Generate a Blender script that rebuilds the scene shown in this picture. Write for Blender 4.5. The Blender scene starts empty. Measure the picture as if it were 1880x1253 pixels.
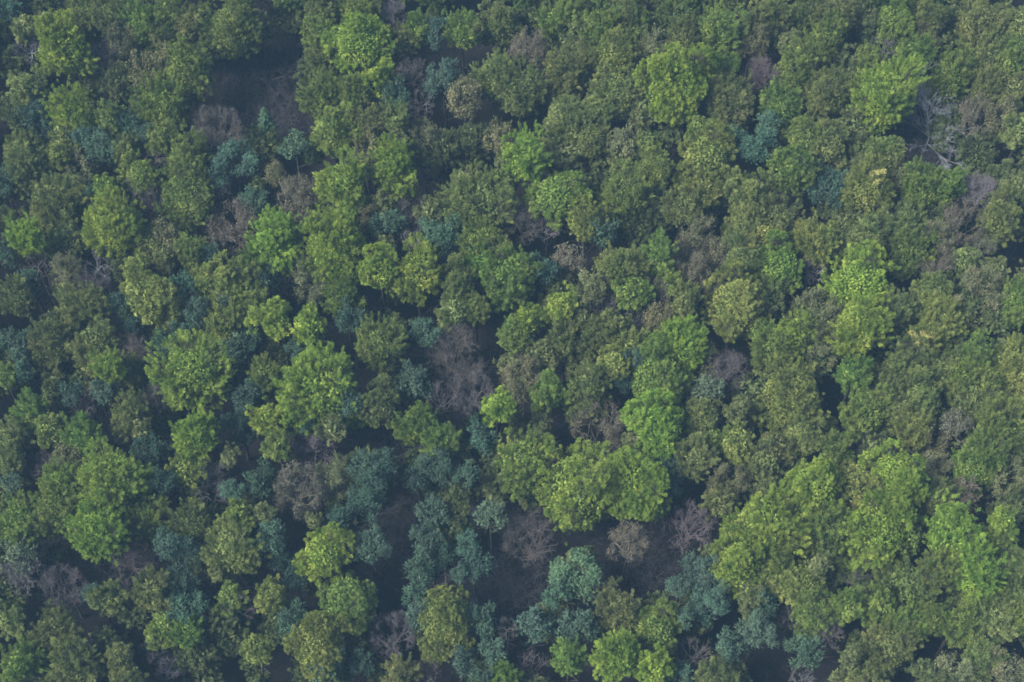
import bpy, math, random
import numpy as np

# ---------------------------------------------------------------- camera model
W0, H0 = 1880.0, 1253.0                      # the photograph's own pixels
HFOV, PITCH, DIST, ZC = math.radians(33.0), math.radians(62.0), 288.0, 14.0
FPX = W0 / 2 / math.tan(HFOV / 2)
CAM = np.array([0.0, -DIST * math.cos(PITCH), ZC + DIST * math.sin(PITCH)])
FWD = np.array([0.0, math.cos(PITCH), -math.sin(PITCH)])
UPV = np.array([0.0, math.sin(PITCH), math.cos(PITCH)])
RGT = np.array([1.0, 0.0, 0.0])


def at(px, py, z):
    """The point of the level plane z that stands at pixel (px, py), its distance and how steeply one looks down on it."""
    d = FWD + RGT * (px - W0 / 2) / FPX + UPV * (H0 / 2 - py) / FPX
    t = (z - CAM[2]) / d[2]
    p = CAM + d * t
    return p, t, math.asin(-d[2] / np.linalg.norm(d))


scene = bpy.context.scene
col = scene.collection
rng = np.random.default_rng(7)


# ---------------------------------------------------------------- materials
def new_mat(name):
    m = bpy.data.materials.new(name)
    m.use_nodes = True
    nt = m.node_tree
    for n in list(nt.nodes):
        nt.nodes.remove(n)
    return m, nt, nt.nodes.new('ShaderNodeOutputMaterial')


def leaf_material(name, trans=0.3, noise_scale=0.42, lo=0.66, hi=1.3, hue=0.026):
    m, nt, out = new_mat(name)
    N, L = nt.nodes.new, nt.links.new
    info = N('ShaderNodeObjectInfo')
    tint = N('ShaderNodeAttribute'); tint.attribute_name = 'tint'
    tc = N('ShaderNodeTexCoord')
    nz = N('ShaderNodeTexNoise'); nz.inputs['Scale'].default_value = noise_scale; nz.inputs['Detail'].default_value = 3
    L(tc.outputs['Object'], nz.inputs['Vector'])
    mr = N('ShaderNodeMapRange'); mr.inputs['From Min'].default_value = 0.3; mr.inputs['From Max'].default_value = 0.7
    mr.inputs['To Min'].default_value = lo; mr.inputs['To Max'].default_value = hi
    L(nz.outputs['Fac'], mr.inputs['Value'])
    mul = N('ShaderNodeMath'); mul.operation = 'MULTIPLY'
    L(mr.outputs['Result'], mul.inputs[0]); L(tint.outputs['Fac'], mul.inputs[1])
    hmap = N('ShaderNodeMapRange'); hmap.inputs['From Min'].default_value = 0.55; hmap.inputs['From Max'].default_value = 1.45
    hmap.inputs['To Min'].default_value = 0.5 + hue; hmap.inputs['To Max'].default_value = 0.5 - hue
    L(mul.outputs['Value'], hmap.inputs['Value'])
    hsv = N('ShaderNodeHueSaturation')
    L(info.outputs['Color'], hsv.inputs['Color']); L(mul.outputs['Value'], hsv.inputs['Value']); L(hmap.outputs['Result'], hsv.inputs['Hue'])
    dif = N('ShaderNodeBsdfDiffuse'); trn = N('ShaderNodeBsdfTranslucent'); mix = N('ShaderNodeMixShader')
    mix.inputs['Fac'].default_value = trans
    L(hsv.outputs['Color'], dif.inputs['Color']); L(hsv.outputs['Color'], trn.inputs['Color'])
    L(dif.outputs['BSDF'], mix.inputs[1]); L(trn.outputs['BSDF'], mix.inputs[2])
    L(mix.outputs['Shader'], out.inputs['Surface'])
    return m


def bark_material(name, a, b, scale=1.5, by_object=False):
    m, nt, out = new_mat(name)
    N, L = nt.nodes.new, nt.links.new
    tc = N('ShaderNodeTexCoord')
    nz = N('ShaderNodeTexNoise'); nz.inputs['Scale'].default_value = scale; nz.inputs['Detail'].default_value = 4
    L(tc.outputs['Object'], nz.inputs['Vector'])
    rp = N('ShaderNodeValToRGB')
    rp.color_ramp.elements[0].position, rp.color_ramp.elements[1].position = 0.35, 0.65
    rp.color_ramp.elements[0].color, rp.color_ramp.elements[1].color = (*a, 1), (*b, 1)
    L(nz.outputs['Fac'], rp.inputs['Fac'])
    c = rp.outputs['Color']
    if by_object:
        info = N('ShaderNodeObjectInfo')
        mx = N('ShaderNodeMix'); mx.data_type = 'RGBA'; mx.blend_type = 'MULTIPLY'; mx.inputs['Factor'].default_value = 1
        L(c, mx.inputs['A']); L(info.outputs['Color'], mx.inputs['B'])
        c = mx.outputs['Result']
    bs = N('ShaderNodeBsdfDiffuse'); bs.inputs['Roughness'].default_value = 0.6
    L(c, bs.inputs['Color']); L(bs.outputs['BSDF'], out.inputs['Surface'])
    return m


M_LEAF = leaf_material('spring_leaves', 0.38)
M_NEEDLE = leaf_material('pine_needles', 0.12, 0.7, 0.75, 1.25, 0.012)
M_BARK = bark_material('beech_bark', (0.03, 0.028, 0.027), (0.065, 0.06, 0.056))
M_TWIG = bark_material('twig_bark', (0.8, 0.8, 0.8), (1.1, 1.1, 1.1), 0.5, True)


# ---------------------------------------------------------------- mesh helpers
def mesh_of(name, chunks, mats):
    """chunks: (verts (n,3), quads (m,4), material index, tint (n,)) joined into one mesh."""
    vs, fs, mi, ti, off = [], [], [], [], 0
    for v, f, k, t in chunks:
        if len(v) == 0:
            continue
        vs.append(v); fs.append(f + off); mi.append(np.full(len(f), k, np.int32)); ti.append(np.broadcast_to(t, (len(v),)))
        off += len(v)
    v = np.concatenate(vs).astype(np.float32); f = np.concatenate(fs).astype(np.int32)
    me = bpy.data.meshes.new(name)
    me.vertices.add(len(v)); me.vertices.foreach_set('co', v.ravel())
    me.loops.add(f.size); me.loops.foreach_set('vertex_index', f.ravel())
    me.polygons.add(len(f)); me.polygons.foreach_set('loop_start', np.arange(0, f.size, 4, dtype=np.int32))
    for m in mats:
        me.materials.append(m)
    me.polygons.foreach_set('material_index', np.concatenate(mi))
    a = me.attributes.new('tint', 'FLOAT', 'POINT')
    a.data.foreach_set('value', np.concatenate(ti).astype(np.float32))
    me.update()
    return me


def unit(v):
    return v / np.maximum(np.linalg.norm(v, axis=-1, keepdims=True), 1e-9)


def cards(c, a, n, ln, wd, tint, r):
    """Leaf sprays: a folded diamond at each centre c, long along a, facing n."""
    s = unit(np.cross(a, n)); n2 = np.cross(s, a)
    h = (ln / 2)[:, None]; w = (wd / 2)[:, None]; fold = w * 0.5 * r.uniform(0.2, 1.0, len(c))[:, None]
    v = np.stack([c - a * h, c + s * w + n2 * fold, c + a * h, c - s * w + n2 * fold], 1).reshape(-1, 3)
    f = np.arange(len(c) * 4).reshape(-1, 4)
    return v, f, np.repeat(tint, 4)


def twigs(p0, p1, r0, r1):
    """Tapered three-sided sticks from p0 to p1."""
    d = unit(p1 - p0)
    ref = np.where(np.abs(d[:, 2:3]) < 0.9, np.array([[0, 0, 1.0]]), np.array([[1.0, 0, 0]]))
    x = unit(np.cross(d, ref)); y = np.cross(d, x)
    ring = [np.cos(k * 2.0944) * x + np.sin(k * 2.0944) * y for k in range(3)]
    v = np.stack([p0 + ring[k] * r0[:, None] for k in range(3)] + [p1 + ring[k] * r1[:, None] for k in range(3)], 1).reshape(-1, 3)
    b = (np.arange(len(p0)) * 6)[:, None]
    f = np.concatenate([b + np.array([[k, (k + 1) % 3, 3 + (k + 1) % 3, 3 + k]]) for k in range(3)])
    return v, f


def grow(r, start, dirs, lens, rad, levels, spread, up, shrink=0.62, kids=(4, 6), thin=0.55):
    """Recursive limbs; each level leaves its parent along the outer part of it. Gives the sticks and the tips of the last level."""
    P0, P1, R0, R1 = [], [], [], []
    p, d, l, ra = start, dirs, lens, rad
    for lv in range(levels):
        mid = p + d * (l * 0.5)[:, None]
        d2 = unit(d + r.normal(0, 0.16, d.shape) + np.array([0, 0, up * 0.5]))
        end = mid + d2 * (l * 0.5)[:, None]
        P0 += [p, mid]; P1 += [mid, end]; R0 += [ra, ra * 0.8]; R1 += [ra * 0.8, ra * 0.5]
        if lv == levels - 1:
            break
        n = int(r.integers(kids[0], kids[1] + 1))
        t = r.uniform(0.35, 1.0, (len(p), n)); t[:, 0] = 1.0
        base = np.where((t < 0.5)[..., None], p[:, None] + (mid - p)[:, None] * (t * 2)[..., None], mid[:, None] + (end - mid)[:, None] * (t * 2 - 1)[..., None])
        nd = unit(d2[:, None] + r.normal(0, spread, (len(p), n, 3)) + np.array([0, 0, up]))
        nl = (l[:, None] * shrink) * r.uniform(0.7, 1.25, (len(p), n))
        nr = np.repeat((ra * thin)[:, None], n, 1)
        p, d, l, ra = base.reshape(-1, 3), nd.reshape(-1, 3), nl.ravel(), nr.ravel()
    cat = np.concatenate
    return cat(P0), cat(P1), cat(R0), cat(R1), end, d2


# ---------------------------------------------------------------- crowns (centred on 0, about D wide and 1.3 D tall)
def shell_dirs(r, n, zmin):
    """n directions on the sphere above height zmin, gathered on a few boughs of uneven strength."""
    m = max(6, int(n ** 0.62))
    k = np.arange(m) + 0.5
    z = np.clip(zmin + (1 - zmin) * k / m + r.normal(0, 0.7 / m ** 0.5, m), zmin, 0.98)
    a = k * 2.39996 + r.normal(0, 1.6 / m ** 0.5, m) + r.uniform(0, 6.28)
    q = np.sqrt(np.maximum(0, 1 - z * z))
    bough = np.stack([q * np.cos(a), q * np.sin(a), z], 1)
    d = bough[r.permutation(np.arange(n) % m)]
    d = unit(d + r.normal(0, 0.95 / m ** 0.5, (n, 3)))
    d[:, 2] = np.where(d[:, 2] < zmin, zmin + (zmin - d[:, 2]), d[:, 2])
    return unit(d)


def outline(r, dirs, amp):
    """An uneven crown: some sides reach farther than others."""
    ph = r.uniform(0, 6.28, 6)
    az = np.arctan2(dirs[:, 1], dirs[:, 0])
    return 1 + amp * (0.5 * np.sin(2 * az + ph[0]) + 0.4 * np.sin(3 * az + ph[1]) + 0.35 * np.sin(4 * dirs[:, 2] + ph[2]) + 0.3 * np.sin(5 * az + 3 * dirs[:, 2] + ph[3]))


def broadleaf_crown(seed, D, style, density=1.0, leaf=1.0):
    """Boughs carry small tufts of twigs, and each tuft its leaves."""
    r = np.random.default_rng(seed)
    R = D / 2; E = np.array([R, R, R * 1.3])
    area = 4 * math.pi * R * R * 1.25
    nb = int(7 + D * 1.4) if style == 'clump' else int(12 + D * 2.4)
    bd = shell_dirs(r, nb, -0.5)
    rb = outline(r, bd, 0.24) * r.uniform(0.66, 1.02, nb)
    nt = int(area * {'clump': 2.0, 'spray': 1.9, 'open': 1.4}[style] * (density ** 0.6))
    k = r.integers(0, nb, nt)
    if style == 'clump':
        lobe = R * r.uniform(0.25, 0.40, nb) + 0.2
        g = unit(r.normal(0, 1, (nt, 3)) + bd[k] * 0.9 + np.array([0, 0, 0.35]))
        tips = bd[k] * E * (rb[k] * 0.74)[:, None] + g * (lobe[k] * r.uniform(0.8, 1.08, nt))[:, None]
        ax = unit(g * 0.8 + bd[k] * 0.3 + np.array([0, 0, 0.35]) + r.normal(0, 0.3, (nt, 3)))
    else:
        d = unit(bd[k] + r.normal(0, 1.45 / nb ** 0.5, (nt, 3)))
        d[:, 2] = np.abs(d[:, 2] + 0.55) - 0.55
        full = np.where(d[:, 2] > 0, np.maximum(np.hypot(d[:, 0], d[:, 1]), 1e-2) ** -0.25, 1.0)[:, None]      # domed, not pointed
        tips = d * np.concatenate([full, full, np.ones_like(full)], 1) * E * (rb[k] * (0.62 + 0.42 * r.beta(2.2, 1.1, nt)))[:, None]
        ax = unit(d * 0.9 + np.array([0, 0, 0.55 if style == 'spray' else 0.3]) + r.normal(0, 0.25, (nt, 3)))
    out = unit(tips / (E * E))
    ln_t = r.uniform(0.4, 0.95, nt) * (1.55 if style == 'spray' else 0.9); wd_t = r.uniform(0.06, 0.14, nt) * leaf ** 0.5
    tt = r.uniform(0.84, 1.16, nt) * r.uniform(0.88, 1.12, nb)[k]
    total = int(area * 265 * density * (1.0 if style != 'open' else 0.72))
    j = r.integers(0, nt, total)
    t = r.beta(2.0, 1.2, total) - 0.6
    lat = r.normal(0, 1, (total, 3)); lat -= ax[j] * (lat * ax[j]).sum(1, keepdims=True)
    sw = (wd_t[j] * (1.15 - 0.9 * t))[:, None]
    C = tips[j] + ax[j] * (t * ln_t[j])[:, None] + lat * sw
    A = unit(ax[j] + unit(lat) * r.uniform(0.05, 0.7, total)[:, None] + r.normal(0, 0.25, (total, 3)))
    Nn = unit(out[j] * 0.7 + np.array([0, 0, 0.45]) + r.normal(0, 0.27, (total, 3)))
    keep = np.abs((A * Nn).sum(1)) < 0.96
    C, A, Nn, T = C[keep], A[keep], Nn[keep], (tt[j] * r.uniform(0.9, 1.1, total))[keep]
    long = 1.3 if style == 'spray' else 1.0
    ln = r.uniform(0.115, 0.275, len(C)) * leaf * long; wd = ln * r.uniform(0.22, 0.38, len(C)) / long ** 1.6
    v, f, t = cards(C, A, Nn, ln, wd, T, r)
    ch = [(v, f, 0, t)]
    # leaves deeper in, seen through the gaps
    m = int(total * 0.07)
    q = unit(r.normal(0, 1, (m, 3))) * (r.uniform(0.1, 0.5, m) ** 0.5)[:, None] * E
    v, f, t = cards(q, unit(r.normal(0, 1, (m, 3))), unit(r.normal(0, 1, (m, 3))), r.uniform(0.3, 0.55, m) * leaf, r.uniform(0.15, 0.3, m) * leaf, r.uniform(0.8, 1.2, m), r)
    ch.append((v, f, 0, t))
    # limbs out to the boughs, twigs to the tufts
    bt = bd * E * (rb * 0.7)[:, None]
    roots = np.stack([bt[:, 0] * 0.06, bt[:, 1] * 0.06, np.maximum(bt[:, 2] - np.hypot(bt[:, 0], bt[:, 1]) * 1.0, -E[2])], 1)
    w = twigs(roots, bt, np.full(nb, 0.05 + 0.004 * D), np.full(nb, 0.025))
    ch.append((w[0], w[1], 1, np.ones(len(w[0]))))
    w = twigs(bt[k], tips, np.full(nt, 0.016), np.full(nt, 0.01))
    ch.append((w[0], w[1], 1, np.ones(len(w[0]))))
    return mesh_of('crown_mesh', ch, [M_LEAF, M_BARK])


def pine_crown(seed, D):
    r = np.random.default_rng(seed)
    R = D / 2; E = np.array([R, R, R * 1.15])
    nb = int(18 + D * 4.0)
    dirs = shell_dirs(r, nb, -0.45)
    tips = dirs * E * (outline(r, dirs, 0.38) * r.uniform(0.42, 0.92, nb))[:, None]
    C, A, Nn, T = [], [], [], []
    total = int(4 * math.pi * R * R * 120)
    each = 14
    for k in range(nb):
        lobe = R * r.uniform(0.20, 0.36) + 0.22
        # tufts of needles: shoots that start in the clump and point up and outward
        ns = max(6, int(total / nb / each))
        g = unit(r.normal(0, 1, (ns, 3)) + np.array([0, 0, 0.7]) + dirs[k] * 0.5)
        sp = tips[k] + g * np.array([1, 1, 0.8]) * (lobe * r.uniform(0.45, 1.0, ns))[:, None]
        sd = unit(g + np.array([0, 0, 0.6]) + r.normal(0, 0.25, (ns, 3)))
        t = r.uniform(-0.22, 0.24, (ns, each))
        a = unit(sd[:, None] * 0.9 + r.normal(0, 0.55, (ns, each, 3)))
        c = sp[:, None] + sd[:, None] * t[..., None] + a * 0.1
        C.append(c.reshape(-1, 3)); A.append(a.reshape(-1, 3))
        Nn.append(unit(np.repeat(g, each, 0) + np.array([0, 0, 0.3]) + r.normal(0, 0.45, (ns * each, 3))))
        T.append(np.repeat(r.uniform(0.75, 1.25, ns), each) * r.uniform(0.82, 1.18))
    C, A, Nn, T = map(np.concatenate, (C, A, Nn, T))
    ln = r.uniform(0.26, 0.52, len(C)); wd = r.uniform(0.07, 0.13, len(C))
    v, f, t = cards(C, A, Nn, ln, wd, T, r)
    roots = np.stack([tips[:, 0] * 0.05, tips[:, 1] * 0.05, tips[:, 2] - np.hypot(tips[:, 0], tips[:, 1]) * 0.5], 1)
    w = twigs(roots, tips, np.full(nb, 0.045), np.full(nb, 0.02))
    return mesh_of('needle_crown_mesh', [(v, f, 0, t), (w[0], w[1], 1, np.ones(len(w[0])))], [M_NEEDLE, M_BARK])


def spruce_crown(seed):
    """A narrow spire of drooping tiers, 12 m tall and 4 m wide, from z -6 to 6."""
    r = np.random.default_rng(seed)
    P0, P1 = [], []
    for k in range(90):
        t = (k + r.uniform(0, 1)) / 90; z = 6 - 12 * t; l = 0.15 + 2.1 * t ** 0.8 * r.uniform(0.75, 1.1); az = k * 2.4 + r.normal(0, 0.3)
        P0.append((0, 0, z)); P1.append((l * math.cos(az), l * math.sin(az), z - l * 0.35 + 0.25))
    P0, P1 = np.array(P0), np.array(P1)
    w = twigs(P0, P1, np.full(90, 0.035), np.full(90, 0.015))
    m = 7000
    k = r.integers(0, 90, m); t = r.uniform(0.1, 1.05, m)
    d = P1[k] - P0[k]; L = np.linalg.norm(d, axis=1)
    d = unit(d); side = unit(np.cross(d, np.array([0, 0, 1.0])))
    s = r.normal(0, 0.22, m) * (1.15 - t) * np.minimum(L, 1.6)
    c = P0[k] + d * (t * L)[:, None] + side * s[:, None] + r.normal(0, 0.04, (m, 3)) - np.array([0, 0, 1.0]) * (np.abs(s) * 0.3)[:, None]
    a = unit(d + side * (np.sign(s) * 0.8)[:, None] + r.normal(0, 0.3, (m, 3)))
    v, f, tt = cards(c, a, unit(np.array([0, 0, 1.0]) + r.normal(0, 0.4, (m, 3))), r.uniform(0.2, 0.4, m), r.uniform(0.07, 0.13, m), r.uniform(0.75, 1.25, m), r)
    return mesh_of('spruce_crown_mesh', [(v, f, 0, tt), (w[0], w[1], 1, np.ones(len(w[0])))], [M_NEEDLE, M_BARK])


def twig_crown(seed, D, leaves=0.0, levels=5, thick=1.0, spread=0.5):
    """A leafless crown of fine branching twigs, D wide and about 1.2 D tall, with some bursting buds when leaves > 0."""
    r = np.random.default_rng(seed)
    R = D / 2
    nl = int(r.integers(7, 10))
    az = np.arange(nl) * 6.283 / nl + r.normal(0, 0.25, nl); el = r.uniform(0.1, 1.3, nl)
    d = np.stack([np.cos(az) * np.cos(el), np.sin(az) * np.cos(el), np.sin(el)], 1)
    st = np.stack([np.zeros(nl), np.zeros(nl), r.uniform(-0.7, -0.35, nl) * R], 1)
    p0, p1, r0, r1, tip, td = grow(r, st, d, r.uniform(0.85, 1.15, nl) * R * 0.95, np.full(nl, 0.055 * thick * (D / 8) ** 0.5 + 0.02), levels, spread, 0.06, 0.62, (4, 6), 0.64)
    # fit to size
    ext = np.percentile(np.abs(p1[:, :2]), 91); zl, zh = np.percentile(p1[:, 2], 1), np.percentile(p1[:, 2], 99)
    sc = np.array([R / ext, R / ext, 1.1 * D / (zh - zl)]); of = np.array([0, 0, -(zh + zl) / 2])
    p0, p1, tip = (p0 + of) * sc, (p1 + of) * sc, (tip + of) * sc
    # twigs that straggle far outside the crown are left off
    E = np.array([R, R, 0.55 * D])
    ok = np.linalg.norm(p1 / E, axis=1) < r.uniform(0.92, 1.14, len(p1))
    p0, p1, r0, r1 = p0[ok], p1[ok], r0[ok], r1[ok]
    ok = np.linalg.norm(tip / E, axis=1) < 1.1
    tip, td = tip[ok], td[ok]
    mn = 0.0145 * thick
    w = twigs(p0, p1, np.maximum(r0, mn), np.maximum(r1, mn * 0.8))
    ch = [(w[0], w[1], 0, np.ones(len(w[0])))]
    mats = [M_TWIG]
    if leaves:
        m = int(4 * math.pi * R * R * 40 * leaves)
        k = r.integers(0, len(tip), m)
        patch = 0.6 + 0.4 * np.sin(tip[k] @ r.normal(0, 2.2 / R, 3) + r.uniform(0, 6))
        k = k[r.uniform(0, 1, m) < patch]; m = len(k)
        c = tip[k] - td[k] * r.uniform(0, 0.8, m)[:, None] + r.normal(0, 0.2, (m, 3))
        n = unit(np.array([0, 0, 0.8]) + unit(c) * 0.6 + r.normal(0, 0.5, (m, 3)))
        ln = r.uniform(0.16, 0.38, m)
        v, f, t = cards(c, unit(td[k] + r.normal(0, 0.6, (m, 3))), n, ln, ln * 0.5, r.uniform(0.8, 1.2, m), r)
        ch.append((v, f, 1, t)); mats.append(M_LEAF)
    return mesh_of('twig_crown_mesh', ch, mats)


def trunk_mesh(seed, H=20.0, fork=True):
    r = np.random.default_rng(seed)
    zs = np.array([-0.6, 0.3, 1.2, 5, 10, 14, 17.5]) * H / 20
    rs = np.array([0.46, 0.36, 0.30, 0.26, 0.2, 0.14, 0.07])
    cx = np.cumsum(r.normal(0, 0.1, len(zs))) * np.array([0, 0, 0, 1, 1, 1, 1]); cy = np.cumsum(r.normal(0, 0.1, len(zs))) * np.array([0, 0, 0, 1, 1, 1, 1])
    an = np.arange(8) * math.pi / 4
    v = np.concatenate([np.stack([cx[i] + rs[i] * np.cos(an), cy[i] + rs[i] * np.sin(an), np.full(8, zs[i])], 1) for i in range(len(zs))])
    f = np.array([[i * 8 + k, i * 8 + (k + 1) % 8, (i + 1) * 8 + (k + 1) % 8, (i + 1) * 8 + k] for i in range(len(zs) - 1) for k in range(8)])
    ch = [(v, f, 0, np.ones(len(v)))]
    if fork:
        n = 7; i = r.integers(3, 6, n)
        p0 = np.stack([cx[i], cy[i], zs[i]], 1); az = np.arange(n) * 2.4
        d = unit(np.stack([np.cos(az), np.sin(az), r.uniform(0.7, 1.4, n)], 1))
        w = twigs(p0, p0 + d * r.uniform(2.5, 4, n)[:, None], np.full(n, 0.11), np.full(n, 0.05))
        ch.append((w[0], w[1], 0, np.ones(len(w[0]))))
    return mesh_of('trunk_mesh', ch, [M_BARK])


# ---------------------------------------------------------------- the stock of shapes that trees are grown from
SIZES = (4.5, 7.5, 11.0)
STOCK = {}
NVAR = {4.5: 7, 7.5: 8, 11.0: 8}
for si, D in enumerate(SIZES):
    for style in ('clump', 'spray', 'open'):
        STOCK[(style, D)] = [broadleaf_crown(1000 * si + 100 * len(style) + k, D, style) for k in range(NVAR[D] if style != 'clump' else 6)]
    STOCK[('pine', D)] = [pine_crown(5000 + 100 * si + k, D) for k in range(9 if si < 2 else 3)]
    STOCK[('bare', D)] = [twig_crown(6000 + 100 * si + k, D, 0.0, 5 if si else 4, 1.0) for k in range(4)]
    STOCK[('bud', D)] = [twig_crown(7000 + 100 * si + k, D, 2.0, 5 if si else 4, 0.9) for k in range(5)]
    STOCK[('tan', D)] = [twig_crown(7500 + 100 * si + k, D, 0.8, 5 if si else 4, 1.0) for k in range(3)]
SPRUCE = spruce_crown(8100)
# lighter ones for the masses of smaller trees and for the wood beyond the frame
SPARSE = {D: [broadleaf_crown(9000 + int(D) * 10 + k, D, ('open', 'spray', 'clump', 'open')[k], 0.11, 2.5) for k in range(4)] for D in SIZES[:2]}
MIDDLE = {D: [broadleaf_crown(9200 + int(D) * 10 + k, D, ('open', 'spray', 'clump', 'open')[k], 0.4, 1.5) for k in range(4)] for D in SIZES[:2]}
BEYOND = {D: [broadleaf_crown(9400 + int(D) * 10 + k, D, ('open', 'spray', 'clump', 'open')[k], 0.06, 3.2) for k in range(4)] for D in SIZES[1:]}
TRUNKS = [trunk_mesh(8200 + k) for k in range(6)]

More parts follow.
